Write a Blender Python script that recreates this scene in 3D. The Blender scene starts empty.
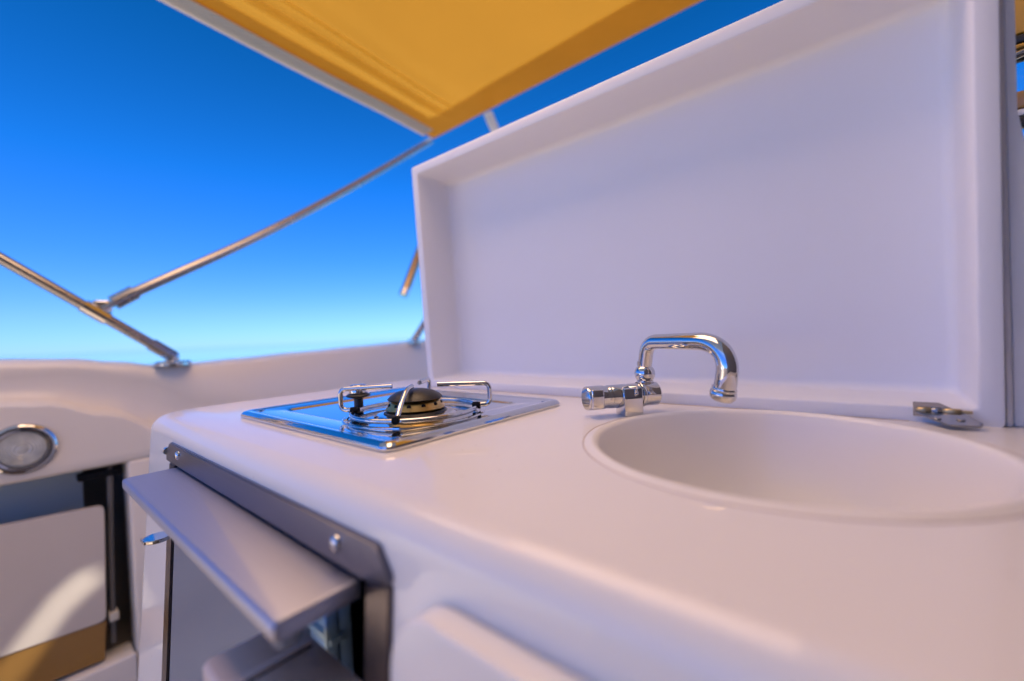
import bpy, bmesh, math, random
from mathutils import Vector, Matrix

# ------------------------------------------------------------------ camera, sky, sun, exposure
S = 0.1            # the scene is laid out in decimetres, origin on the galley worktop under the lens
Z0 = 9.0           # the worktop stands 0.9 m above the cockpit floor
R = math.radians
scene = bpy.context.scene
C = scene.collection

cam_d = bpy.data.cameras.new('camera')
cam = bpy.data.objects.new('camera', cam_d)
C.objects.link(cam)
cam_d.sensor_width = 36.0
cam_d.lens = 15.18
cam_d.clip_start = 0.01
cam_d.clip_end = 20000
rx = Vector((0.7672, 0.64001, -0.04222)); ux = Vector((0.02288, 0.03847, 0.999)); fx = Vector((-0.641, 0.7674, -0.01487))
m = Matrix((rx, ux, -fx)).transposed().to_4x4()
m.translation = Vector((0, 0, (Z0 + 1) * S))
cam.matrix_world = m
cam_d.dof.use_dof = True
cam_d.dof.focus_distance = 0.51
cam_d.dof.aperture_fstop = 1.8
scene.camera = cam

SUN_EL, SUN_AZ = 58.0, 150.0      # azimuth clockwise from +Y: the sun is behind the camera, to its right
world = bpy.data.worlds.new('World'); scene.world = world
world.use_nodes = True
wt = world.node_tree
bg = wt.nodes['Background']
sky = wt.nodes.new('ShaderNodeTexSky')
sky.sky_type = 'NISHITA'; sky.sun_disc = False
sky.sun_elevation = R(SUN_EL); sky.sun_rotation = R(SUN_AZ)
sky.air_density = 0.65; sky.dust_density = 0.15; sky.ozone_density = 3.0
hs = wt.nodes.new('ShaderNodeHueSaturation'); hs.inputs['Saturation'].default_value = 1.0
tint = wt.nodes.new('ShaderNodeMix'); tint.data_type = 'RGBA'; tint.blend_type = 'MULTIPLY'; tint.inputs['Factor'].default_value = 1
geo = wt.nodes.new('ShaderNodeTexCoord'); sep = wt.nodes.new('ShaderNodeSeparateXYZ'); wt.links.new(geo.outputs['Generated'], sep.inputs[0])
ramp = wt.nodes.new('ShaderNodeValToRGB'); wt.links.new(sep.outputs['Z'], ramp.inputs[0])   # clear dry air: bluer overhead, no yellow at the horizon
ramp.color_ramp.elements[0].position = 0.0; ramp.color_ramp.elements[0].color = (.11, .185, .34, 1)
ramp.color_ramp.elements[1].position = .85; ramp.color_ramp.elements[1].color = (.85, .85, .85, 1)
for p_, c_ in ((.06, (.11, .19, .35, 1)), (.17, (.062, .195, .435, 1)), (.32, (.019, .205, .44, 1)), (.60, (.003, .155, .285, 1))):
    e_ = ramp.color_ramp.elements.new(p_); e_.color = c_
dt = wt.nodes.new('ShaderNodeVectorMath'); dt.operation = 'DOT_PRODUCT'; dt.inputs[1].default_value = (math.sin(R(SUN_AZ)), math.cos(R(SUN_AZ)), 0)
wt.links.new(geo.outputs['Generated'], dt.inputs[0])
side = wt.nodes.new('ShaderNodeMapRange'); side.interpolation_type = 'SMOOTHSTEP'      # the sky is whiter on the sun's side
side.inputs['From Min'].default_value = -.15; side.inputs['From Max'].default_value = .6
wt.links.new(dt.outputs['Value'], side.inputs['Value'])
smix = wt.nodes.new('ShaderNodeMix'); smix.data_type = 'RGBA'; hi = wt.nodes.new('ShaderNodeValToRGB'); wt.links.new(sep.outputs['Z'], hi.inputs[0]); wt.links.new(hi.outputs[0], smix.inputs['B'])
hi.color_ramp.elements[0].position = .25; hi.color_ramp.elements[0].color = (.08, .18, .43, 1)
hi.color_ramp.elements[1].position = .75; hi.color_ramp.elements[1].color = (.9, .85, .82, 1)
wt.links.new(side.outputs[0], smix.inputs['Factor']); wt.links.new(ramp.outputs[0], smix.inputs['A'])
wt.links.new(smix.outputs['Result'], tint.inputs['B'])
wt.links.new(sky.outputs[0], tint.inputs['A']); wt.links.new(tint.outputs['Result'], hs.inputs['Color'])
wt.links.new(hs.outputs[0], bg.inputs['Color'])
bg.inputs['Strength'].default_value = 0.15

sun_d = bpy.data.lights.new('sun', 'SUN'); sun_d.energy = 5.0; sun_d.angle = R(0.53); sun_d.color = (1, 0.93, 0.82)
sun = bpy.data.objects.new('sun', sun_d); C.objects.link(sun)
sd = Vector((math.sin(R(SUN_AZ)) * math.cos(R(SUN_EL)), math.cos(R(SUN_AZ)) * math.cos(R(SUN_EL)), math.sin(R(SUN_EL))))
sun.rotation_euler = sd.to_track_quat('Z', 'Y').to_euler()
sun.location = sd * 50

vs = scene.view_settings
scene.display_settings.display_device = 'sRGB'
vs.view_transform = 'Standard'; vs.look = 'None'; vs.exposure = 2.06; vs.gamma = 1.0; vs.use_curve_mapping = False

# ------------------------------------------------------------------ materials
def mat(name, col, rough=0.5, metal=0.0, coat=0.0, bump=0.0, bscale=200, var=0.0, vscale=6, spec=0.5, coat_rough=0.05, rvar=0.0):
    M = bpy.data.materials.new(name); M.use_nodes = True
    nt = M.node_tree; b = nt.nodes['Principled BSDF']
    b.inputs['Base Color'].default_value = (*col, 1); b.inputs['Roughness'].default_value = rough
    b.inputs['Metallic'].default_value = metal; b.inputs['Specular IOR Level'].default_value = spec
    b.inputs['Coat Weight'].default_value = coat; b.inputs['Coat Roughness'].default_value = coat_rough
    tc = nt.nodes.new('ShaderNodeTexCoord')
    if var or rvar:
        n = nt.nodes.new('ShaderNodeTexNoise'); n.inputs['Scale'].default_value = vscale; n.inputs['Detail'].default_value = 5
        nt.links.new(tc.outputs['Object'], n.inputs['Vector'])
        if var:
            r = nt.nodes.new('ShaderNodeMapRange')
            r.inputs['To Min'].default_value = 1 - var; r.inputs['To Max'].default_value = 1 + var
            nt.links.new(n.outputs['Fac'], r.inputs['Value'])
            mx = nt.nodes.new('ShaderNodeMix'); mx.data_type = 'RGBA'; mx.blend_type = 'MULTIPLY'; mx.inputs['Factor'].default_value = 1
            mx.inputs['A'].default_value = (*col, 1)
            nt.links.new(r.outputs[0], mx.inputs['B']); nt.links.new(mx.outputs['Result'], b.inputs['Base Color'])
        if rvar:
            r2 = nt.nodes.new('ShaderNodeMapRange')
            r2.inputs['To Min'].default_value = max(0.01, rough - rvar); r2.inputs['To Max'].default_value = rough + rvar
            nt.links.new(n.outputs['Fac'], r2.inputs['Value']); nt.links.new(r2.outputs[0], b.inputs['Roughness'])
    if bump:
        n = nt.nodes.new('ShaderNodeTexNoise'); n.inputs['Scale'].default_value = bscale; n.inputs['Detail'].default_value = 3
        nt.links.new(tc.outputs['Object'], n.inputs['Vector'])
        bp = nt.nodes.new('ShaderNodeBump'); bp.inputs['Strength'].default_value = bump; bp.inputs['Distance'].default_value = 0.001
        nt.links.new(n.outputs['Fac'], bp.inputs['Height']); nt.links.new(bp.outputs[0], b.inputs['Normal'])
    return M

GEL = mat('white_gelcoat', (.89, .85, .805), .38, coat=.55, coat_rough=.03, bump=.025, bscale=60, var=.02, vscale=9, rvar=.06)
GEL_SHADE = mat('blue_shade_gelcoat', (.84, .84, .87), .5, coat=.2, bump=.06, bscale=50, var=.015, vscale=7, coat_rough=.3)  # cooler copy for the lid: blue shade put into the base colour
GEL2 = mat('warm_bounce_gelcoat', (.82, .75, .65), .4, coat=.3, bump=.05, bscale=40, var=.03, vscale=4)  # warmer copy for the hull: bounce off the teak put into the base colour
def specks(M, scale=55, amount=.10):
    nt = M.node_tree; b = nt.nodes['Principled BSDF']; src = b.inputs['Base Color'].links[0].from_socket
    tc = nt.nodes.new('ShaderNodeTexCoord'); v = nt.nodes.new('ShaderNodeTexVoronoi'); v.inputs['Scale'].default_value = scale
    nt.links.new(tc.outputs['Object'], v.inputs['Vector'])
    r = nt.nodes.new('ShaderNodeMapRange'); r.inputs['From Min'].default_value = .03; r.inputs['From Max'].default_value = .07; r.inputs['To Min'].default_value = 1; r.inputs['To Max'].default_value = 0
    nt.links.new(v.outputs['Distance'], r.inputs['Value'])
    n = nt.nodes.new('ShaderNodeTexNoise'); n.inputs['Scale'].default_value = 11; nt.links.new(tc.outputs['Object'], n.inputs['Vector'])
    g = nt.nodes.new('ShaderNodeMath'); g.operation = 'GREATER_THAN'; g.inputs[1].default_value = .56; nt.links.new(n.outputs['Fac'], g.inputs[0])
    k = nt.nodes.new('ShaderNodeMath'); k.operation = 'MULTIPLY'; nt.links.new(r.outputs[0], k.inputs[0]); nt.links.new(g.outputs[0], k.inputs[1])
    k2 = nt.nodes.new('ShaderNodeMath'); k2.operation = 'MULTIPLY'; k2.inputs[1].default_value = amount * 4; nt.links.new(k.outputs[0], k2.inputs[0])
    mx = nt.nodes.new('ShaderNodeMix'); mx.data_type = 'RGBA'; mx.inputs['B'].default_value = (.35, .27, .22, 1)
    nt.links.new(k2.outputs[0], mx.inputs['Factor']); nt.links.new(src, mx.inputs['A']); nt.links.new(mx.outputs['Result'], b.inputs['Base Color'])
specks(GEL)
CHROME = mat('chrome', (.64, .63, .63), .035, 1, bump=.02, bscale=90, rvar=.02, vscale=30)
STEEL = mat('polished_stainless', (.66, .65, .63), .08, 1, bump=.03, bscale=40, rvar=.04, vscale=20)
BRASS = mat('brass', (.62, .40, .14), .28, 1, var=.12, vscale=60)
GOLDPIN = mat('weathered_pin', (.62, .46, .24), .3, 1, var=.15, vscale=90)
BLACK = mat('black_enamel', (.012, .011, .011), .42, bump=.2, bscale=500, var=.1)
RUBBER = mat('black_rubber', (.010, .010, .011), .8, spec=.15)
GREYPANEL = mat('grey_fridge_panel', (.20, .23, .29), .38, bump=.06, bscale=600, var=.04)
BLUEPLASTIC = mat('pale_blue_plastic', (.42, .66, .85), .3, var=.05)
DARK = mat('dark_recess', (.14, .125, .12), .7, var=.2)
TAN = mat('tan_board', (.32, .17, .045), .33, coat=.3, var=.15, vscale=14)
GREYPOST = mat('grey_painted_trim', (.68, .68, .69), .5, bump=.15, bscale=70, var=.1, vscale=14)
WEB = mat('white_webbing', (.78, .74, .70), .8, bump=.4, bscale=900, var=.05, vscale=40)
TUBE = mat('stainless_tube', (.40, .38, .365), .26, 1, var=.1, vscale=20, rvar=.08)
LENSM = mat('ribbed_lens', (.50, .51, .47), .18, coat=.5, bump=1.0, bscale=70, var=.45, vscale=45)

def brushed(name='sky_tinted_stainless', col=(.40, .42, .54), lo=.44, hi=.60):
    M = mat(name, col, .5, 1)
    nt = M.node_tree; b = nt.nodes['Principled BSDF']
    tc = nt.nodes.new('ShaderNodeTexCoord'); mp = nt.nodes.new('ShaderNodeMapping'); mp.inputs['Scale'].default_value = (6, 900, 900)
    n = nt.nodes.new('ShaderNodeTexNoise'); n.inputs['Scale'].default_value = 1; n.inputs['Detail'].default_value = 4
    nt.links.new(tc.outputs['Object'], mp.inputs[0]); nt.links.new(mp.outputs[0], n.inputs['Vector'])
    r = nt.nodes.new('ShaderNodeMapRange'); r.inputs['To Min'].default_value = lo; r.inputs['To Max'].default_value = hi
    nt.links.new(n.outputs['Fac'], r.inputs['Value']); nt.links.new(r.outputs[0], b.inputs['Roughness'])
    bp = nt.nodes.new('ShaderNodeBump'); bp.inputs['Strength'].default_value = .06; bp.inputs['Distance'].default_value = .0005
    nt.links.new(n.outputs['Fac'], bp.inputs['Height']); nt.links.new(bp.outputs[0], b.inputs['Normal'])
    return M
BRUSHED = brushed()  # flap steel: blue of the reflected sky is put into the colour
DARKSTEEL = brushed('sky_tinted_frame_steel', (.22, .215, .26), .28, .40)  # darker frame copy, with the same sky reflection tinted in
SIDESTEEL = brushed('dark_reflection_steel', (.17, .145, .15), .25, .38)  # uprights: the dark surroundings they mirror are put into the colour

def canvas_mat(name, col, trans, tcol):
    M = bpy.data.materials.new(name); M.use_nodes = True
    nt = M.node_tree; b = nt.nodes['Principled BSDF']; out = nt.nodes['Material Output']
    b.inputs['Roughness'].default_value = .8; b.inputs['Specular IOR Level'].default_value = .2
    tc = nt.nodes.new('ShaderNodeTexCoord')
    n = nt.nodes.new('ShaderNodeTexNoise'); n.inputs['Scale'].default_value = 3.5; n.inputs['Detail'].default_value = 6
    nt.links.new(tc.outputs['Object'], n.inputs['Vector'])
    r = nt.nodes.new('ShaderNodeMapRange'); r.inputs['To Min'].default_value = .9; r.inputs['To Max'].default_value = 1.08
    nt.links.new(n.outputs['Fac'], r.inputs['Value'])
    def tint(c):
        mx = nt.nodes.new('ShaderNodeMix'); mx.data_type = 'RGBA'; mx.blend_type = 'MULTIPLY'; mx.inputs['Factor'].default_value = 1
        mx.inputs['A'].default_value = (*c, 1); nt.links.new(r.outputs[0], mx.inputs['B']); return mx.outputs['Result']
    nt.links.new(tint(col), b.inputs['Base Color'])
    t = nt.nodes.new('ShaderNodeBsdfTranslucent'); nt.links.new(tint(tcol), t.inputs['Color'])
    wv = nt.nodes.new('ShaderNodeTexNoise'); wv.inputs['Scale'].default_value = 700
    nt.links.new(tc.outputs['Object'], wv.inputs['Vector'])
    bp = nt.nodes.new('ShaderNodeBump'); bp.inputs['Strength'].default_value = .3; bp.inputs['Distance'].default_value = .001
    nt.links.new(wv.outputs['Fac'], bp.inputs['Height']); nt.links.new(bp.outputs[0], b.inputs['Normal'])
    ms = nt.nodes.new('ShaderNodeMixShader'); ms.inputs[0].default_value = trans
    nt.links.new(b.outputs[0], ms.inputs[1]); nt.links.new(t.outputs[0], ms.inputs[2]); nt.links.new(ms.outputs[0], out.inputs[0])
    return M
CANVAS = canvas_mat('yellow_canvas', (.46, .235, .03), .40, (.23, .103, .011))
HEM = canvas_mat('doubled_yellow_canvas', (.55, .30, .05), .60, (.82, .66, .32))

SEAM = canvas_mat('stitched_yellow_canvas', (.60, .33, .05), .75, (1.0, .90, .62))

def teak():
    M = mat('teak', (.30, .17, .085), .55)
    nt = M.node_tree; b = nt.nodes['Principled BSDF']
    tc = nt.nodes.new('ShaderNodeTexCoord')
    br = nt.nodes.new('ShaderNodeTexBrick'); br.inputs['Scale'].default_value = 1
    br.inputs['Brick Width'].default_value = 1.2; br.inputs['Row Height'].default_value = .055; br.inputs['Mortar Size'].default_value = .003
    br.inputs['Color1'].default_value = (.17, .105, .06, 1); br.inputs['Color2'].default_value = (.14, .085, .05, 1); br.inputs['Mortar'].default_value = (.02, .02, .02, 1)
    nt.links.new(tc.outputs['Object'], br.inputs['Vector']); nt.links.new(br.outputs['Color'], b.inputs['Base Color'])
    return M
TEAK = teak()

def water():
    M = mat('sea_water', (.04, .12, .16), .06)
    nt = M.node_tree; b = nt.nodes['Principled BSDF']
    tc = nt.nodes.new('ShaderNodeTexCoord')
    n = nt.nodes.new('ShaderNodeTexNoise'); n.inputs['Scale'].default_value = .5; n.inputs['Detail'].default_value = 5
    nt.links.new(tc.outputs['Object'], n.inputs['Vector'])
    bp = nt.nodes.new('ShaderNodeBump'); bp.inputs['Strength'].default_value = .04; bp.inputs['Distance'].default_value = .1
    nt.links.new(n.outputs['Fac'], bp.inputs['Height']); nt.links.new(bp.outputs[0], b.inputs['Normal'])
    return M
WATER = water()

def glass():
    M = bpy.data.materials.new('window_glass'); M.use_nodes = True
    b = M.node_tree.nodes['Principled BSDF']
    b.inputs['Base Color'].default_value = (.9, .95, .95, 1); b.inputs['Roughness'].default_value = .02
    b.inputs['Transmission Weight'].default_value = 1.0; b.inputs['IOR'].default_value = 1.45
    return M
GLASS = glass()

# ------------------------------------------------------------------ helpers
def W(p): return Vector((p[0], p[1], p[2] + Z0)) * S

def thing(name, label, cat, at, group=None):
    o = bpy.data.objects.new(name, None); C.objects.link(o); o.location = W(at)
    o.empty_display_size = .02
    o['label'] = label; o['category'] = cat
    if group: o['group'] = group
    return o

def base_of(o):
    v = Vector((0, 0, 0))
    while o: v += o.location; o = o.parent
    return v

def obj(name, bm, material, parent=None, at=(0, 0, 0), angle=40, label=None):
    """bm is in decimetre layout coordinates; links it as one mesh object"""
    bmesh.ops.recalc_face_normals(bm, faces=bm.faces[:])
    loc = base_of(parent) if parent else W(at)
    for v in bm.verts: v.co = W(v.co) - loc
    me = bpy.data.meshes.new(name); bm.to_mesh(me); bm.free()
    me.materials.append(material)
    me.shade_smooth(); me.set_sharp_from_angle(angle=R(angle))
    o = bpy.data.objects.new(name, me); C.objects.link(o)
    if parent: o.parent = parent
    else: o.location = loc
    if label: o['label'] = label
    return o

def tag(o, label=None, cat=None, group=None, kind=None):
    for k, v in (('label', label), ('category', cat), ('group', group), ('kind', kind)):
        if v: o[k] = v
    return o

def box(bm, lo, hi, bev=0.0, seg=3, mtx=None):
    vs_ = [bm.verts.new((x, y, z)) for x in (lo[0], hi[0]) for y in (lo[1], hi[1]) for z in (lo[2], hi[2])]
    F = [(0, 1, 3, 2), (4, 6, 7, 5), (0, 4, 5, 1), (2, 3, 7, 6), (0, 2, 6, 4), (1, 5, 7, 3)]
    fs = [bm.faces.new([vs_[i] for i in f]) for f in F]
    if bev:
        es = list({e for f in fs for e in f.edges})
        r = bmesh.ops.bevel(bm, geom=es, offset=bev, segments=seg, affect='EDGES', profile=.5)
        vs_ = list({v for v in r['verts']} | {v for v in vs_ if v.is_valid})
    if mtx:
        for v in vs_: v.co = mtx @ v.co
    return bm

def smooth_path(pts, n=8):
    pts = [Vector(p) for p in pts]; out = []
    for i in range(len(pts) - 1):
        p0 = pts[max(i - 1, 0)]; p1 = pts[i]; p2 = pts[i + 1]; p3 = pts[min(i + 2, len(pts) - 1)]
        for k in range(n):
            t = k / n
            out.append(.5 * ((2 * p1) + (-p0 + p2) * t + (2 * p0 - 5 * p1 + 4 * p2 - p3) * t * t + (-p0 + 3 * p1 - 3 * p2 + p3) * t ** 3))
    out.append(pts[-1]); return out

def round_corners(pts, rad, n=7):
    """straight runs with rounded corners"""
    pts = [Vector(p) for p in pts]; out = [pts[0]]
    for i in range(1, len(pts) - 1):
        a, b, c = pts[i - 1], pts[i], pts[i + 1]
        r = min(rad, (a - b).length * .49, (c - b).length * .49)
        p = b + (a - b).normalized() * r; q = b + (c - b).normalized() * r
        for k in range(n + 1):
            t = k / n; out.append((1 - t) ** 2 * p + 2 * t * (1 - t) * b + t * t * q)
    out.append(pts[-1]); return out

def tube(bm, path, rad, seg=16, cap=True, closed=False):
    path = [Vector(p) for p in path]; n = len(path)
    rads = rad if isinstance(rad, (list, tuple)) else [rad] * n
    rings = []; up = None
    for i, p in enumerate(path):
        if closed: t = (path[(i + 1) % n] - path[i - 1]).normalized()
        else: t = (path[min(i + 1, n - 1)] - path[max(i - 1, 0)]).normalized()
        if up is None: up = Vector((0, 0, 1)) if abs(t.z) < .9 else Vector((1, 0, 0))
        a = t.cross(up).normalized(); up = a.cross(t).normalized()
        rings.append([bm.verts.new(p + (a * math.cos(2 * math.pi * k / seg) + up * math.sin(2 * math.pi * k / seg)) * rads[i]) for k in range(seg)])
    for i in range(n if closed else n - 1):
        A, B = rings[i], rings[(i + 1) % n]
        for k in range(seg): bm.faces.new((A[k], A[(k + 1) % seg], B[(k + 1) % seg], B[k]))
    if cap and not closed:
        bm.faces.new(rings[0]); bm.faces.new(rings[-1])
    return bm

def lathe(bm, prof, c, axis=(0, 0, 1), seg=48):
    """prof: (radius, height) pairs along axis from c"""
    ax = Vector(axis).normalized(); u = ax.orthogonal().normalized(); v = ax.cross(u); c = Vector(c); rings = []
    for r, h in prof:
        if r < 1e-5: rings.append([bm.verts.new(c + ax * h)])
        else: rings.append([bm.verts.new(c + ax * h + (u * math.cos(2 * math.pi * k / seg) + v * math.sin(2 * math.pi * k / seg)) * r) for k in range(seg)])
    for A, B in zip(rings, rings[1:]):
        for k in range(seg):
            j = (k + 1) % seg
            if len(A) == 1 and len(B) == 1: continue
            if len(A) == 1: bm.faces.new((A[0], B[k], B[j]))
            elif len(B) == 1: bm.faces.new((A[k], A[j], B[0]))
            else: bm.faces.new((A[k], A[j], B[j], B[k]))
    return bm

def loft(bm, rings, closed=True, cap0=False, cap1=False):
    V = [[bm.verts.new(p) for p in r] for r in rings]
    for A, B in zip(V, V[1:]):
        n = len(A)
        for k in range(n if closed else n - 1):
            bm.faces.new((A[k], A[(k + 1) % n], B[(k + 1) % n], B[k]))
    if cap0: bm.faces.new(V[0])
    if cap1: bm.faces.new(V[-1])
    return V

def rrect(x0, x1, y0, y1, r, z, seg=8, shear=None):
    P = []
    for cx, cy, a0 in ((x1 - r, y1 - r, 0), (x0 + r, y1 - r, 90), (x0 + r, y0 + r, 180), (x1 - r, y0 + r, 270)):
        for k in range(seg + 1):
            a = R(a0 + 90 * k / seg); P.append(Vector((cx + r * math.cos(a), cy + r * math.sin(a), z)))
    return P

def prism(bm, outline, d, bev=0.0, seg=2):
    """outline: coplanar points; extruded by vector d"""
    V = [bm.verts.new(p) for p in outline]; f = bm.faces.new(V)
    r = bmesh.ops.extrude_face_region(bm, geom=[f]); nv = [g for g in r['geom'] if isinstance(g, bmesh.types.BMVert)]
    bmesh.ops.translate(bm, verts=nv, vec=Vector(d))
    if bev:
        fs = {x for v in V + nv for x in v.link_faces}
        bmesh.ops.bevel(bm, geom=list({e for x in fs for e in x.edges}), offset=bev, segments=seg, affect='EDGES')
    return bm

def interp(tab, x):
    if x <= tab[0][0]: return tab[0][1]
    for (a, u), (b, v) in zip(tab, tab[1:]):
        if x <= b:
            t = (x - a) / (b - a); t = t * t * (3 - 2 * t); return u + (v - u) * t
    return tab[-1][1]

# ------------------------------------------------------------------ setting: sea and cockpit deck
bm = bmesh.new()
V = [bm.verts.new((x, y, -22)) for x, y in ((-90000, -90000), (90000, -90000), (90000, 90000), (-90000, 90000))]; bm.faces.new(V)
tag(obj('sea', bm, WATER), kind='structure')
bm = bmesh.new(); box(bm, (-14.38, -34, -9.6), (17.9, 40, -9.0))
tag(obj('deck', bm, TEAK), kind='structure')

# ------------------------------------------------------------------ boat hull: coaming with locker opening
hull = thing('boat_hull', 'white moulded cockpit side of the boat with curved coaming, round light and open locker', 'boat', (-15, 0, -9))
TOP = [(-34, 1.6), (-10, 1.15), (-3, 1.0), (0, .92), (1.2, .85), (2.0, .72), (2.9, .56), (3.8, .54), (5, .59), (7, .68), (9.5, .78), (12, .88), (18, 1.1), (40, 2.0)]
LEDGE = [(-34, .1), (-4, -.02), (0, -.02), (.7, -.1), (1.7, -.5), (2.8, -1.08), (3.6, -1.55), (5, -1.7), (40, -1.7)]
RIDGE = [(-34, .85), (1.0, .62), (2.4, .3), (4.1, -.62), (5.5, -1.2), (8, -1.45), (40, -1.45)]
bm = bmesh.new(); rings = []
ys = [-34, -20, -10, -6, -4, -3, -2] + [-1.5 + .25 * i for i in range(40)] + [9, 10, 11, 12, 14, 16, 18, 22, 28, 40]
for y in ys:
    zt, zl, zr = interp(TOP, y), interp(LEDGE, y), interp(RIDGE, y)
    zr = min(zr, zt - .12)
    k = min(1, max(0, (zl + 1.75) / .9)); ko = -14.62 + .22 * k       # the ledge dies away towards the bow
    rings.append([(-18, y, zt - 1.2), (-17, y, zt - .1), (-16.2, y, zt + .0), (-15.35, y, zt), (-15.08, y, zt - .05), (-14.98, y, zt - .16),
                  (-14.95, y, zr), (-15.0 + .02 * (1 - k), y, zr - .12), (-15.02, y, (zr + zl) / 2), (-14.98, y, zl + .12), (-14.86, y, zl + .02), (-14.62, y, zl - .03),
                  (min(ko, -14.4), y, zl - .09), (-14.4, y, min(zl - .25, -.3)), (-14.4, y, -1.55), (-14.4, y, -1.72), (-14.45, y, -1.80), (-14.9, y, -1.80)])
loft(bm, rings, closed=False)
obj('coaming', bm, GEL2, hull, angle=60)
# wall below: right of the opening, sill under it, left of it, back of the recess
bm = bmesh.new(); box(bm, (-15.2, 2.02, -9), (-14.402, 40, -1.79), .08, 4)
box(bm, (-15.2, -34, -9), (-14.404, 2.0, -6.62), .06, 3)
box(bm, (-15.2, -34, -6.6), (-14.402, -4.0, -1.79), .05, 3)
obj('side_wall', bm, GEL2, hull)
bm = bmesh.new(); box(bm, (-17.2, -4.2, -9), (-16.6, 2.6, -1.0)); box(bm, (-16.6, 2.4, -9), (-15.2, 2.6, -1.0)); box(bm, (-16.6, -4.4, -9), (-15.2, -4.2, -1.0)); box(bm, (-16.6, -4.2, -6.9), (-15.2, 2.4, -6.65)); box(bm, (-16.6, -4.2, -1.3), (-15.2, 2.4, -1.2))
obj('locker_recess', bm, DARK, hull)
bm = bmesh.new(); box(bm, (-15.9, -3.8, -3.1), (-15.7, 1.32, -1.7), .03, 2)
obj('locker_shelf', bm, mat('pale_blue_grey_board', (.50, .58, .62), .3, coat=.3), hull)
# locker door: white board above, tan board at its foot; sun through the canopy slit draws its curved streak
dr = obj('locker_door', (lambda b: (prism(b, round_corners([(-14.75, -3.5, -5.30), (-14.75, -3.5, -2.5), (-14.75, 1.58, -2.78), (-14.75, 1.50, -5.62), (-14.75, -3.4, -5.30)][:-1] + [(-14.75, -3.5, -5.30 - .001)], .14), (.15, 0, 0), .02), b)[1])(bmesh.new()), mat('locker_board_white', (.66, .585, .50), .3, coat=.25, var=.05, vscale=5), hull)
bm = bmesh.new(); prism(bm, [(-14.76, -3.5, -5.303), (-14.76, 1.50, -5.625), (-14.76, 1.44, -6.56), (-14.76, -3.5, -6.3)], (.15, 0, 0), .02)
obj('kick_board', bm, TAN, hull)
for y, r_, m_ in ((1.74, .06, mat('grey_tube', (.12, .115, .11), .45)),):
    bm = bmesh.new(); tube(bm, [(-14.8, y, -1.9), (-14.8, y - .07, -4), (-14.8, y - .12, -6.3)], r_, 12)
    obj('gas_strut', bm, m_, hull)
bm = bmesh.new(); box(bm, (-14.95, 1.56, -5.72), (-14.62, 1.74, -5.5), .03, 2)
obj('hinge_block', bm, mat('cream_plastic', (.62, .56, .44), .4), hull)
bm = bmesh.new(); box(bm, (-15.0, 1.15, -2.12), (-14.7, 1.95, -1.95), .03, 2)
obj('latch_bar', bm, RUBBER, hull)
bm = bmesh.new(); box(bm, (2.05, -9.0, -9.0), (2.6, 6.95, 10.2), .08, 3); obj('added_shade_wall', bm, mat('shade_wall_grey', (.10, .095, .10), .6, bump=.2, bscale=300, var=.06), hull)  # unseen wall added to block the sky and darken the right side
# far starboard and stern coamings close the cockpit behind the camera
bm = bmesh.new(); box(bm, (18, -34, -9), (19, 40, 1.2), .2, 4); obj('starboard_wall', bm, GEL2, hull)
bm = bmesh.new(); box(bm, (-14.3, -35, -9), (17.9, -34.1, 0), .2, 4); obj('transom', bm, GEL2, hull)

lt = thing('courtesy_light', 'round chrome rimmed light with ribbed glass lens on the white cockpit side', 'light', (-14.4, .3, -1.07))
bm = bmesh.new(); lathe(bm, [(.56, 0), (.56, .03), (.52, .085), (.47, .10), (.40, .08), (.375, .03), (.375, 0)], (-14.4, .3, -1.07), (1, 0, 0), 64); obj('rim', bm, CHROME, lt)
bm = bmesh.new(); lathe(bm, [(.38, .02), (.372, .045), (.345, .075), (.325, .055), (.30, .085), (.275, .065), (.25, .09), (.225, .07), (.20, .095), (.17, .075), (.14, .10), (.10, .08), (.07, .10), (0, .10)], (-14.4, .3, -1.07), (1, 0, 0), 48); obj('lens', bm, LENSM, lt)

# ------------------------------------------------------------------ galley counter
galley = thing('galley_counter', 'white moulded boat galley counter with a round sink and its deep lid raised upright', 'galley counter', (-2.5, 4, -9))
DR = .073                                    # draft of the front: it comes out towards the foot
X0, X1, Y0, Y1 = -8.85, 2.65, 1.46, 6.9
def ring_at(inset, z):
    d = max(0, -z) * DR
    return rrect(X0 + inset - d * .8, X1 - .65 - inset, Y0 + inset - d, Y1 - inset, .62 - inset * .5, z, 10)
bm = bmesh.new(); rings = []
rb = .21
for i in range(11):
    a = R(90 * i / 10); rings.append(ring_at(rb * (1 - math.sin(a)), -rb * (1 - math.cos(a))))
rings += [ring_at(0, z) for z in (-.6, -1.5, -3, -6, -9)]
loft(bm, rings, cap0=True, cap1=True)
body = obj('body', bm, GEL, galley, angle=50)
SK = (-.69, 4.12)
bm = bmesh.new(); lathe(bm, [(0, -1.6), (1.46, -1.6), (1.46, 1), (0, 1)], (SK[0], SK[1], 0), seg=128)
cut = obj('cutter', bm, GEL, galley)
bm = bmesh.new(); box(bm, (-6.83, .4, -6.0), (-2.42, 4.2, -.48))
for v in bm.verts: pass
cut2 = obj('cutter', bm, GEL, galley)
for c_ in (cut, cut2):
    md = body.modifiers.new('b', 'BOOLEAN'); md.operation = 'DIFFERENCE'; md.object = c_; md.solver = 'EXACT'
bpy.context.view_layer.update()
dg = bpy.context.evaluated_depsgraph_get()
nm = bpy.data.meshes.new_from_object(body.evaluated_get(dg))
body.modifiers.clear(); old = body.data; body.data = nm; nm.name = 'body'
nm.shade_smooth(); nm.set_sharp_from_angle(angle=R(30))
for c_ in (cut, cut2): bpy.data.objects.remove(c_)
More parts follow.
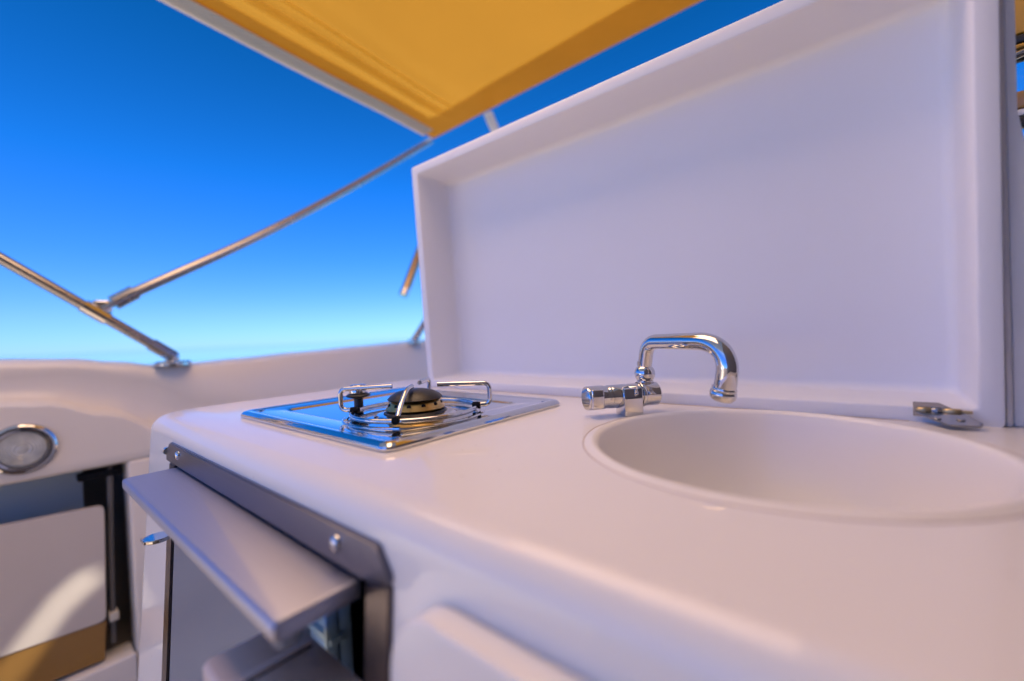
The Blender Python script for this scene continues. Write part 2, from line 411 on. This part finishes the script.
# sink bowl with a low rolled rim
bm = bmesh.new()
prof = [(1.53, .0008), (1.505, .006), (1.48, .016), (1.455, .022), (1.43, .019), (1.408, .006), (1.395, -.02), (1.38, -.10), (1.35, -.28), (1.30, -.50), (1.22, -.72), (1.08, -.94), (.85, -1.10), (.5, -1.18), (.22, -1.2), (.2, -1.24), (0, -1.24)]
lathe(bm, prof, (SK[0], SK[1], 0), seg=128); obj('sink_bowl', bm, mat('bowl_gelcoat', (.90, .86, .80), .42, coat=.5, coat_rough=.12, bump=.04, bscale=50, var=.015), galley, angle=60)
bm = bmesh.new(); tube(bm, [(SK[0] + math.cos(a) * 1.535, SK[1] + math.sin(a) * 1.535, -.003) for a in [2 * math.pi * k / 128 for k in range(128)]], .009, 8, closed=True)
SEAL = mat('old_sealant', (.62, .55, .50), .6, var=.2, vscale=60)
obj('sink_sealant', bm, SEAL, galley)
bm = bmesh.new(); tube(bm, smooth_path([(-6.9, 5.607, .0), (-5, 5.605, .001), (-3, 5.608, .0), (-1, 5.604, .001), (.25, 5.607, .0)]), .009, 8); obj('seam_sealant', bm, SEAL, galley)
# raised lid: a shallow tray standing on its back edge, leaning a little forward
bm = bmesh.new()
T = math.tan(R(-2.5))
def lid_ring(ins, dep, r, z0=-.012, z1=4.38):
    P = rrect(-6.95 + ins, .875 - ins, z0 + ins * 1.0, z1 - ins, r, 0, 8)
    return [Vector((p.x, 5.62 + dep + p.y * T, p.y)) for p in P]
rings = [lid_ring(0, 1.0, .06), lid_ring(0, .012, .05), lid_ring(.004, .004, .05), lid_ring(.013, 0, .05), lid_ring(.14, 0, .05), lid_ring(.157, .005, .05), lid_ring(.165, .02, .05)]
rings += [lid_ring(.17 + .03 * k, .02 + .64 * k, .06) for k in (.5, 1)]
for i in range(1, 9):
    a = R(90 * i / 8); rings.append(lid_ring(.20 + .11 * (1 - math.cos(a)), .66 + .11 * math.sin(a), .07 + .05 * i / 8))
loft(bm, rings, cap0=True, cap1=True)
lid = obj('lid', bm, GEL_SHADE, galley, angle=60)
# hinge
HINGESTEEL = mat('hinge_steel', (.36, .36, .38), .14, 1, rvar=.05, vscale=50)
hg = obj('hinge', lathe(bmesh.new(), [(0, 0), (.014, 0), (.014, .37), (0, .37)], (.30, 5.57, .125), (1, 0, 0), 12), GOLDPIN, galley)
bm = bmesh.new(); prism(bm, [(.30, 5.575, .03), (.30, 5.545, .03), (.43, 5.39, .03), (.49, 5.31, .03), (.69, 5.33, .03), (.71, 5.38, .03), (.60, 5.575, .03)], (0, 0, .018), .003)
for x in (.43, .58):
    lathe(bm, [(.030, .054), (.026, .058), (.012, .059), (.008, .056), (0, .056)], (x, 5.42, 0), seg=16)
for v in bm.verts: v.co.z += .075 * min(1, max(0, (v.co.y - 5.32) / .25))
obj('leaf', bm, HINGESTEEL, hg)
bm = bmesh.new(); prism(bm, [(.28, 5.606, .06), (.28, 5.606, .195), (.46, 5.606, .195), (.54, 5.606, .15), (.62, 5.606, .06)], (0, -.02, 0), .003)
obj('leaf', bm, HINGESTEEL, hg)
for a, b, m_ in ((.31, .40, GOLDPIN), (.405, .475, HINGESTEEL), (.49, .60, GOLDPIN)):
    bm = bmesh.new(); lathe(bm, [(0, a), (.022, a), (.025, a + .004), (.025, b - .004), (.022, b), (0, b)], (0, 5.57, .125), (1, 0, 0), 20); obj('knuckle', bm, m_, hg)
# rounded cabinet door on the front
bm = bmesh.new()
def dring(ins, off):
    P = rrect(-1.95 + ins, 1.95 - ins, -4.2 + ins, -.36 - ins, .32 - ins * .4, 0, 10)
    return [Vector((p.x, Y0 + DR * p.y - off, p.y)) for p in P]
rings = [dring(.03, -.05), dring(.03, .015), dring(0, .02), dring(0, .15)]
for i in range(1, 7):
    a = R(90 * i / 6); rings.append(dring(.022 * (1 - math.cos(a)), .15 + .022 * math.sin(a)))
loft(bm, rings, cap0=True, cap1=True); obj('cabinet_door', bm, GEL, galley, angle=50)

# ------------------------------------------------------------------ stainless fridge in the counter front
fr = thing('fridge', 'brushed stainless built-in fridge with its flat top flap sticking out of the counter front', 'fridge', (-4.4, 1.0, -6))
def FP(x, d, z): return Vector((x, Y0 + DR * z - d, z))
def fplate(pts, d0, d1, bev=.008):
    bm = bmesh.new(); prism(bm, [FP(x, d0, z) for x, z in pts], FP(0, d1, 0) - FP(0, d0, 0), bev); return bm
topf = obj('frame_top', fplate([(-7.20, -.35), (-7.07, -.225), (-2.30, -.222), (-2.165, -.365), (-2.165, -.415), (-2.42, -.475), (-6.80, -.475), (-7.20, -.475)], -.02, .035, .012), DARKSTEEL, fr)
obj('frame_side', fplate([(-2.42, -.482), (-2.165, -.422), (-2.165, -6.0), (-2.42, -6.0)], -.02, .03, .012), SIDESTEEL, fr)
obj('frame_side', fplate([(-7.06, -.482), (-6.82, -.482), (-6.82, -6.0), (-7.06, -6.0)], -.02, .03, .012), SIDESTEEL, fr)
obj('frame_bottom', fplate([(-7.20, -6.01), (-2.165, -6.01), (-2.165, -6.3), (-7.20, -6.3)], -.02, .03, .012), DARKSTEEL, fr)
for x, z in ((-6.62, -.325), (-2.76, -.335)):
    bm = bmesh.new(); lathe(bm, [(.058, .03), (.056, .045), (.044, .062), (.02, .07), (0, .072)], FP(x, 0, z), (0, -1, -.07), 24); obj('screw', bm, CHROME, topf)
bm = bmesh.new(); lathe(bm, [(.05, 0), (.05, .06), (.03, .075), (0, .075)], FP(-7.21, .01, -.36), (-1, 0, 0), 16); obj('screw', bm, STEEL, topf)
# cavity
bm = bmesh.new()
box(bm, (-6.829, 3.9, -5.99), (-2.421, 4.0, -.5)); box(bm, (-6.829, 1.45, -.52), (-2.421, 3.9, -.49)); box(bm, (-2.47, 1.425, -5.9), (-2.424, 3.88, -.53)); box(bm, (-6.826, 1.425, -5.9), (-6.78, 3.88, -.53)); box(bm, (-6.77, 1.45, -5.98), (-2.48, 3.88, -5.9))
obj('liner', bm, RUBBER, fr)
# top flap
bm = bmesh.new()
R1 = [rrect(-6.80 + i, -2.50 - i,   .89 + i, 1.445, .05, z, 6) for i, z in ((.03, -.62), (.006, -.612), (0, -.59), (0, -.535), (.010, -.508), (.03, -.50))]
loft(bm, R1, cap0=True, cap1=True); obj('flap', bm, BRUSHED, fr, angle=50)
bm = bmesh.new(); lathe(bm, [(0, -.70), (.06, -.70), (.075, -.68), (.075, -.615), (0, -.615)], (-2.60, 1.0, 0), seg=24); obj('flap_foot', bm, GREYPANEL, fr)
# door panel behind the flap
bm = bmesh.new(); prism(bm, [FP(-6.62, .05, -.60), FP(-3.62, .05, -.60), FP(-3.62, .05, -5.9), FP(-6.62, .05, -5.9)], (0, .5, 0), .03, 3)
dp = obj('door_panel', bm, GREYPANEL, fr)
bm = bmesh.new(); tube(bm, [FP(-3.95, .10, -1.22), FP(-3.62, .10, -1.22)], .02, 10); obj('trim_bar', bm, mat('white_plastic', (.7, .7, .72), .4), dp)
bm = bmesh.new(); box(bm, (-3.70, 1.58, -1.95), (-3.22, 1.74, -.90), .03, 3); box(bm, (-3.7, 1.54, -1.32), (-3.20, 1.66, -1.26), .015, 2); box(bm, (-3.27, 1.52, -1.90), (-3.22, 1.64, -1.05), .015, 2)
obj('shelf_bin', bm, BLUEPLASTIC, fr)
# latch tongue under the flap's far corner
bm = bmesh.new(); lathe(bm, [(0, 0), (.13, 0), (.14, .01), (.14, .035), (.13, .045), (0, .045)], (-6.50, 1.14, -1.24), seg=24); box(bm, (-6.62, 1.0, -1.235), (-6.43, 1.30, -1.20), .008, 2)
obj('latch', bm, STEEL, fr)
# latch handle plate low on the door
bm = bmesh.new()
R2 = [rrect(-3.50 + i, -2.40 - i, .80 + i, 1.37, .05, z, 5) for i, z in ((.02, -1.24), (0, -1.22), (0, -1.13), (.012, -1.108), (.03, -1.10))]
loft(bm, R2, cap0=True, cap1=True); HPM = mat('canopy_tinted_handle', (.66, .55, .52), .45, 0, bump=.05, bscale=300)  # steel plate: warm canopy reflection painted in as its base colour
hp = obj('handle_plate', bm, HPM, fr, angle=50)
bm = bmesh.new(); box(bm, (-3.11, .82, -1.12), (-3.05, 1.35, -1.08), .012, 2); obj('handle_rib', bm, HPM, hp)
bm = bmesh.new(); box(bm, (-3.046, .84, -1.12), (-3.02, 1.33, -1.098), .005, 1); obj('groove', bm, RUBBER, hp)

# ------------------------------------------------------------------ gas stove
st = thing('gas_stove', 'polished steel single burner gas stove set into the white counter', 'stove', (-5.03, 3.55, 0))
bm = bmesh.new()
def hr(i, z, r): return rrect(-6.84 + i, -3.28 - i, 2.15 + i, 4.95 - i, r, z, 8)
loft(bm, [hr(.0, .003, .12), hr(-.005, .03, .12), hr(.0, .05, .12), hr(.02, .075, .12), hr(.05, .086, .12), hr(.085, .086, .12), hr(.11, .080, .12), hr(.125, .074, .12), hr(.40, .072, .14), hr(.425, .066, .14), hr(.45, .050, .14)], cap0=True, cap1=True)
hob = obj('hob_plate', bm, STEEL, st, angle=14)
for x, y in ((-3.42, 2.36), (-6.63, 2.36), (-3.42, 4.74)):
    bm = bmesh.new(); lathe(bm, [(.06, .064), (.055, .08), (.03, .088), (0, .088)], (x, y, 0), seg=20); obj('corner_screw', bm, STEEL, hob)
BC = Vector((-4.35, 3.3, 0))
bm = bmesh.new(); lathe(bm, [(.86, .045), (.855, .076), (.84, .082), (.80, .082), (.785, .074), (.50, .074), (.46, .095), (.40, .10), (0, .10)], BC, seg=72); obj('drip_pan', bm, STEEL, st, angle=14)
bu = obj('burner', lathe(bmesh.new(), [(.40, .075), (.38, .11), (.35, .125), (.27, .13), (0, .13)], BC, seg=56), BLACK, st)
bm = bmesh.new(); lathe(bm, [(.26, .125), (.35, .135), (.36, .15), (.325, .20), (.29, .255), (.28, .26), (.2, .26)], BC, seg=56); br = obj('burner_ring', bm, BRASS, bu)
for k in range(12):
    a = 2 * math.pi * (k + .3) / 12; d = Vector((math.cos(a), math.sin(a), .25))
    bm = bmesh.new(); lathe(bm, [(.026, -.02), (.026, .006), (0, .006)], BC + Vector((math.cos(a) * .322, math.sin(a) * .322, .20)), d, 12); obj('flame_port', bm, RUBBER, br)
bm = bmesh.new(); lathe(bm, [(.25, .255), (.325, .257), (.335, .268), (.30, .305), (.22, .35), (.11, .375), (0, .382)], BC, seg=56); obj('burner_cap', bm, BLACK, bu, angle=60)
bm = bmesh.new(); tube(bm, [BC + Vector((math.cos(a) * .75, math.sin(a) * .75, .125)) for a in [2 * math.pi * k / 72 for k in range(72)]], .028, 12, closed=True)
ps = obj('pan_support', bm, CHROME, st)
for ang, e in ((220, 0), (307, 0), (40, 0), (130, 0)):
    d = Vector((math.cos(R(ang)), math.sin(R(ang)), 0)); q = Vector((-d.y, d.x, 0))
    p = [BC + d * .74 + Vector((0, 0, .15)), BC + d * .92 + Vector((0, 0, .15)), BC + d * .92 + Vector((0, 0, .41)), BC + d * .28 + Vector((0, 0, .42))]
    if ang == 307: p = [BC + d * .76 + Vector((0, 0, .12)), BC + d * .60 + Vector((0, 0, .26)), BC + d * .34 + Vector((0, 0, .41)), BC + d * .12 + Vector((0, 0, .42))]
    bm = bmesh.new(); tube(bm, round_corners(p, .08), .029, 12); lg = obj('support_arm', bm, CHROME, ps)
    bm = bmesh.new(); lathe(bm, [(0, 0), (.042, 0), (.046, .02), (.042, .10), (0, .10)], BC + d * .70 + Vector((0, 0, .14)), d, 14); obj('rubber_foot', bm, RUBBER, lg)
KB = (-5.35, 3.12, 0)
kb = obj('knob', lathe(bmesh.new(), [(.13, .045), (.13, .09), (.06, .11), (.06, .22), (.15, .25), (.16, .27), (.12, .29), (0, .29)], KB, seg=32), BLACK, st)
bm = bmesh.new(); lathe(bm, [(.10, .285), (.115, .30), (.115, .38), (.10, .40), (.07, .41), (0, .41)], KB, seg=32); obj('knob_cap', bm, CHROME, kb)

# ------------------------------------------------------------------ faucet
ft = thing('faucet', 'chrome swivel faucet with a bent spout lying beside the round sink', 'faucet', (-2.26, 4.72, 0))
L_ = Vector((-2.555, 4.335, .222)); E_ = Vector((-1.985, 5.055, .222)); ax = (E_ - L_).normalized(); n_ = (E_ - L_).length
perp = ax.cross(Vector((0, 0, 1))).normalized()
bm = bmesh.new(); lathe(bm, [(0, .30), (.132, .30), (.136, .31), (.136, .50), (.133, .505), (.133, .515), (.136, .52), (.136, n_ - .08), (.138, n_ - .035), (.11, n_ - .008), (0, n_)], L_, ax, 40); fb = obj('body', bm, CHROME, ft)
bm = bmesh.new(); lathe(bm, [(0, .0), (.130, .0), (.137, .008), (.139, .02), (.139, .15), (.137, .21), (.131, .235), (.131, .262), (.135, .268), (.135, .297), (0, .297)], L_, ax, 40); kn = obj('control_knob', bm, CHROME, ft)
bm = bmesh.new()
mt = Matrix((perp, ax, Vector((0, 0, 1)))).transposed().to_4x4(); mt.translation = L_
box(bm, (.08, .02, -.112), (.160, .17, .112), .018, 3, mt); obj('lever', bm, CHROME, kn)
mt2 = mt.copy(); mt2.translation = L_ + ax * .52
bm = bmesh.new(); box(bm, (-.08, -.115, -.222), (.166, .115, .10), .014, 2, mt2); obj('pedestal', bm, CHROME, ft)
bm = bmesh.new(); lathe(bm, [(.149, .66), (.153, .665), (.153, .70), (.149, .705)], L_, ax, 40); obj('collar', bm, CHROME, ft)
B = Vector((-2.13, 5.03, .455)); aux = Vector((.91, -.41, 0)).normalized()
bm = bmesh.new(); lathe(bm, [(0, -.12)] + [(.122 * math.cos(R(t)), .122 * math.sin(R(t))) for t in range(-75, 60, 7)] + [(.086, .10), (.086, .15), (0, .15)], B, (0, 0, 1), 32); lathe(bm, [(.10, -.16), (.10, -.085), (0, -.08)], B, (0, 0, 1), 28)
obj('swivel', bm, CHROME, ft)
tp = round_corners([B + Vector((0, 0, .06)), B + Vector((.06, -.03, .385)), Vector((-1.5, 4.74, .845))], .16, 10)[:-1]
tp += smooth_path([(-1.75, 4.855, .842), (-1.5, 4.74, .843), (-1.30, 4.655, .832), (-1.16, 4.597, .755), (-1.10, 4.573, .62), (-1.11, 4.575, .47), (-1.14, 4.59, .35)], 7)
nl = len(tp)
bm = bmesh.new(); tube(bm, tp, [.083 + .026 * (i / nl) for i in range(nl)], 24); sp = obj('spout', bm, CHROME, ft, angle=60)
dn = (tp[-1] - tp[-4]).normalized()
bm = bmesh.new(); lathe(bm, [(0, -.06), (.108, -.05), (.118, -.035), (.118, -.02), (.112, -.012), (.122, .0), (.126, .03), (.122, .06), (.105, .085), (.085, .088), (.08, .07), (0, .07)], tp[-1], dn, 32); obj('nozzle', bm, CHROME, sp)

# ------------------------------------------------------------------ canopy
cn = thing('canopy', 'yellow canvas sun canopy stretched overhead with doubled hems and a pale edge tape', 'canopy', (-15, 12.8, 9.8))
ZL = [(-30, 11.9), (-12, 11.5), (3.43, 10.76), (12.83, 9.83)]
XL, XR, YF, YB = -14.75, 17.5, 12.83, -16.0
def cz(x, y):
    t = (x - XL) / (XR - XL); crown = 1.1 * (1 - (2 * t - 1) ** 2) * (1 - max(0, (y - 2) / 10.83) * .55) * (.25 if y > 12 else 1)
    fold = 0
    for xc, w, a in ((-13.0, .30, .11), (-12.2, .38, .085), (-11.3, .5, .05)):
        fold += a * math.exp(-((x - xc - .06 * math.sin(y * .4)) / w) ** 2)
    sag = .05 * math.sin(x * .55 + 1) * math.sin((y + 2) * .33) + .02 * math.sin(x * 1.3 + y * .7)
    return 9.83 + (12.83 - y) * .088 - max(0, -y) * .03 + .16 * (1 - (2 * t - 1) ** 2) + .9 * (1 - (2 * t - 1) ** 2) * min(1, (12.83 - y) / 14) ** 1.0 * .6 - fold * min(1, max(0, (12.83 - y) / 2)) + sag * min(1, (12.83 - y) / 3)
def sheet(xs, ys_, dz, th=.02):
    bm = bmesh.new(); V = [[bm.verts.new((x, y, cz(x, y) + dz)) for y in ys_] for x in xs]
    for A, B in zip(V, V[1:]):
        for k in range(len(ys_) - 1): bm.faces.new((A[k], A[k + 1], B[k + 1], B[k]))
    return bm
def lin(a, b, n): return [a + (b - a) * i / n for i in range(n + 1)]
def sheets(parts):
    bm = bmesh.new()
    for xs, ys_, dz in parts:
        V = [[bm.verts.new((x, y, cz(x, y) + dz)) for y in ys_] for x in xs]
        for A, B in zip(V, V[1:]):
            for k in range(len(ys_) - 1): bm.faces.new((A[k], A[k + 1], B[k + 1], B[k]))
    return bm
obj('canvas', sheets([(lin(XL, -9.5, 50), lin(2.2, YF, 40), 0), (lin(-9.5, XR, 54), lin(6.5, YF, 24), 0)]), CANVAS, cn, angle=80)
obj('added_fill_panel', sheets([(lin(XL, -9.3, 24), lin(-.5, 2.4, 12), .03), (lin(-9.6, -1.0, 24), lin(-.5, 6.7, 24), .04)]), canvas_mat('cream_canvas', (.78, .68, .56), .95, (1.0, .67, .43)), cn, angle=80)  # unseen cream panel added overhead to brighten and warm the worktop
VINYL = canvas_mat('blue_grey_vinyl', (.30, .36, .48), .08, (.2, .25, .4))
obj('side_shade_panel', sheet(lin(-1.2, XR, 30), lin(-.5, 6.7, 24), .06), VINYL, cn, angle=80)  # unseen opaque panel added to keep light off the right side
# rear panel, unseen and added for shade, in two halves; their slit is shaped to let one curved streak of sun through on to the locker door
slit = []
for y, z in ((1.75, -4.30), (1.56, -4.36), (1.17, -4.50), (.74, -4.83), (.33, -5.38), (.06, -5.75), (-.2, -6.02), (-.8, -6.6)):
    p = Vector((-14.6, y, z)); t = (11.3 - z) / sd.z
    for _ in range(6): q = p + sd * t; t = (cz(q.x, q.y) - z) / sd.z
    slit.append((p + sd * t))
slit.sort(key=lambda v: v.y)
def slit_x(y):
    for a, b in zip(slit, slit[1:]):
        if y <= b.y: return a.x + (b.x - a.x) * (y - a.y) / (b.y - a.y)
    return slit[-1].x
def half(f0, f1, ys_, n, dz):
    bm = bmesh.new(); V = [[bm.verts.new((f0(y) + (f1(y) - f0(y)) * i / n, y, cz(f0(y) + (f1(y) - f0(y)) * i / n, y) + dz)) for y in ys_] for i in range(n + 1)]
    for A, B in zip(V, V[1:]):
        for k in range(len(ys_) - 1): bm.faces.new((A[k], A[k + 1], B[k + 1], B[k]))
    return bm
def gap(y): return .036 * min(1, max(-.4, (slit[-2].y + .05 - y) / .5)) if y > slit[0].y else -.03
ys2 = lin(YB, -.3, 160)
obj('rear_shade_panel', half(lambda y: XL, lambda y: slit_x(y) - gap(y), ys2, 20, .01), VINYL, cn, angle=80)
obj('rear_shade_panel', half(lambda y: slit_x(y) + gap(y), lambda y: XR, ys2, 40, .02), VINYL, cn, angle=80)
obj('front_hem', sheet(lin(XL, -10, 40) + lin(-9.5, XR, 40), lin(11.72, YF, 8), -.03), HEM, cn, angle=80)
obj('side_hem', sheet(lin(XL, -13.65, 10), lin(YB, 11.70, 50), -.03), HEM, cn, angle=80)
bm = bmesh.new(); V = []
for y in lin(YB, 12.3, 50):
    z = cz(XL, y); V.append([bm.verts.new((XL + .6, y, z - .07)), bm.verts.new((XL + .6, y, z - .05)), bm.verts.new((XL - .02, y, z + .02)), bm.verts.new((XL - .10, y, z - .03)), bm.verts.new((XL - .06, y, z - .10))])
for A, B_ in zip(V, V[1:]):
    for k in range(5): bm.faces.new((A[k], A[(k + 1) % 5], B_[(k + 1) % 5], B_[k]))
obj('edge_tape', bm, canvas_mat('white_edge_tape', (.66, .60, .56), .4, (.85, .72, .66)), cn)
for x0, x1 in ((-13.12, -12.78), (-12.42, -12.26)):
    obj('seam_band', sheet(lin(x0, x1, 6), lin(YB, 11.70, 50), -.03), SEAM, cn, angle=80)

# ------------------------------------------------------------------ canopy frame on the port side
fm = thing('canopy_pole', 'long stainless canopy pole with a branching brace, its foot on the white coaming at left', 'canopy pole', (-15.0, 3.05, .58))
foot = Vector((-15, 3.15, .80)); up_ = Vector((-15, -5.2, 7.0))
pd = (Vector((-15, .15, 3.19)) - foot).normalized()
bm = bmesh.new(); tube(bm, [foot, foot + pd * 3.3, foot + pd * 9.5, foot + pd * 12], .125, 18); obj('main_pole', bm, TUBE, fm)
bm = bmesh.new(); tube(bm, [foot + pd * -.05, foot + pd * .55], .16, 18); obj('pole_end', bm, TUBE, fm)
bm = bmesh.new(); lathe(bm, [(.42, -.03), (.42, .05), (.36, .09), (0, .09)], (-15.02, 3.18, .56), seg=28); box(bm, (-15.12, 3.0, .6), (-14.92, 3.32, .88), .05, 3); lathe(bm, [(0, -.16), (.08, -.16), (.08, .16), (0, .16)], (-15.02, 3.15, .80), (1, 0, 0), 14)
obj('deck_mount', bm, STEEL, fm)
cl = Vector((-15, 1.85, 2.23)); cl = foot + pd * ((cl - foot).dot(pd))
bm = bmesh.new(); tube(bm, [cl - pd * .28, cl + pd * .28], .165, 18); jd = (Vector((-14.98, 12.86, 9.80)) - cl).normalized()
box(bm, (-15.07, cl.y - .05, cl.z), (-14.93, cl.y + .32, cl.z + .30), .04, 2); tube(bm, [cl + jd * .1, cl + jd * .5], .09, 12)
obj('clamp', bm, STEEL, fm)
bm = bmesh.new(); tube(bm, [cl + jd * .42, cl + jd * .95], .19, 18); tube(bm, smooth_path([cl + jd * .9, cl.lerp(Vector((-14.98, 12.86, 9.80)), .33) + Vector((0, .06, -.17)), cl.lerp(Vector((-14.98, 12.86, 9.80)), .62) + Vector((0, .06, -.17)), Vector((-14.98, 12.86, 9.80))], 10), .135, 18); obj('brace', bm, TUBE, fm)

f2 = thing('canopy_pole', 'short visible end of a stainless pole behind the raised lid, its foot on the coaming', 'canopy pole', (-15, 11.5, .85))
bm = bmesh.new(); tube(bm, [(-15, 11.45, .9), (-15, 13.2, 3.0), (-15, 15.5, 5.8)], .14, 14); obj('pole', bm, TUBE, f2)
bm = bmesh.new(); lathe(bm, [(.3, -.05), (.3, .06), (.2, .12), (0, .12)], (-15, 11.45, .84), seg=24); obj('deck_mount', bm, STEEL, f2)
f3 = thing('pole_stay', 'bronze toned tube end slanting out from behind the left edge of the raised lid', 'stay', (-15, 11.1, 3.0))
bm = bmesh.new(); tube(bm, [(-15, 11.12, 3.0), (-15, 11.95, 4.7), (-15, 13.6, 8.0)], .19, 16); obj('tube', bm, mat('bronze_tube', (.52, .36, .19), .25, 1, var=.1), f3)
bm = bmesh.new(); tube(bm, [(-15, 11.0, 2.78), (-15, 11.16, 3.08)], .205, 16); obj('end_cap', bm, STEEL, f3)

# webbing strap from the canopy's front hem down behind the lid
bm = bmesh.new()
box(bm, (-11.70, 12.76, 4.0), (-11.30, 12.92, 9.80), .05, 3)
for v in bm.verts: v.co.x += (9.85 - v.co.z) * .42
tag(obj('canopy_strap', bm, canvas_mat('white_strap', (.85, .83, .80), .5, (.9, .86, .82)), at=(-9, 12.8, 4)), 'narrow white strap running from the yellow canopy front hem down behind the lid', 'strap')

# ------------------------------------------------------------------ grey post and windscreen beyond the lid
ps_ = thing('bulkhead_post', 'weathered grey upright post against the right edge of the raised lid', 'post', (.97, 5.9, 0))
bm = bmesh.new(); box(bm, (.885, 5.655, .003), (.925, 6.0, 5.4), .012, 2); obj('seal_strip', bm, mat('grey_seal', (.60, .57, .55), .7, var=.15, vscale=20), ps_)
bm = bmesh.new(); prism(bm, [(.928, 5.70, .003), (1.13, 5.70, .003), (1.06, 5.70, 2.3), (1.0, 5.70, 2.75), (1.0, 5.70, 5.4), (.928, 5.70, 5.4)], (0, .3, 0), .012)
obj('post', bm, GREYPOST, ps_)
YREFLECT = mat('canopy_reflection_amber', (.55, .28, .03), .5)  # reflection of the yellow canopy, painted on as solid rails
ws = thing('windscreen', 'dark framed windscreen with tan trim glimpsed past the grey post', 'windscreen', (2.5, 9, 1))
bm = bmesh.new(); box(bm, (1.2, 9.0, 1.2), (7, 9.03, 5.2), .01, 1); obj('pane', bm, GLASS, ws)
for z0, z1, m_ in ((4.70, 5.6, YREFLECT), (4.58, 4.69, BLACK), (4.51, 4.57, YREFLECT), (4.35, 4.50, BLACK), (3.72, 3.95, TAN), (3.62, 3.71, GREYPOST), (3.46, 3.61, BLACK), (2.4, 3.2, BLACK)):
    bm = bmesh.new(); box(bm, (1.1, 8.85, z0), (7, 8.98, z1), .03, 2); obj('trim_rail', bm, m_, ws)
bm = bmesh.new(); tube(bm, smooth_path([(1.2, 8.8, 4.3), (1.7, 8.78, 4.42), (2.6, 8.8, 4.46), (5, 8.8, 4.46)]), .05, 12); obj('grab_rail', bm, STEEL, ws)
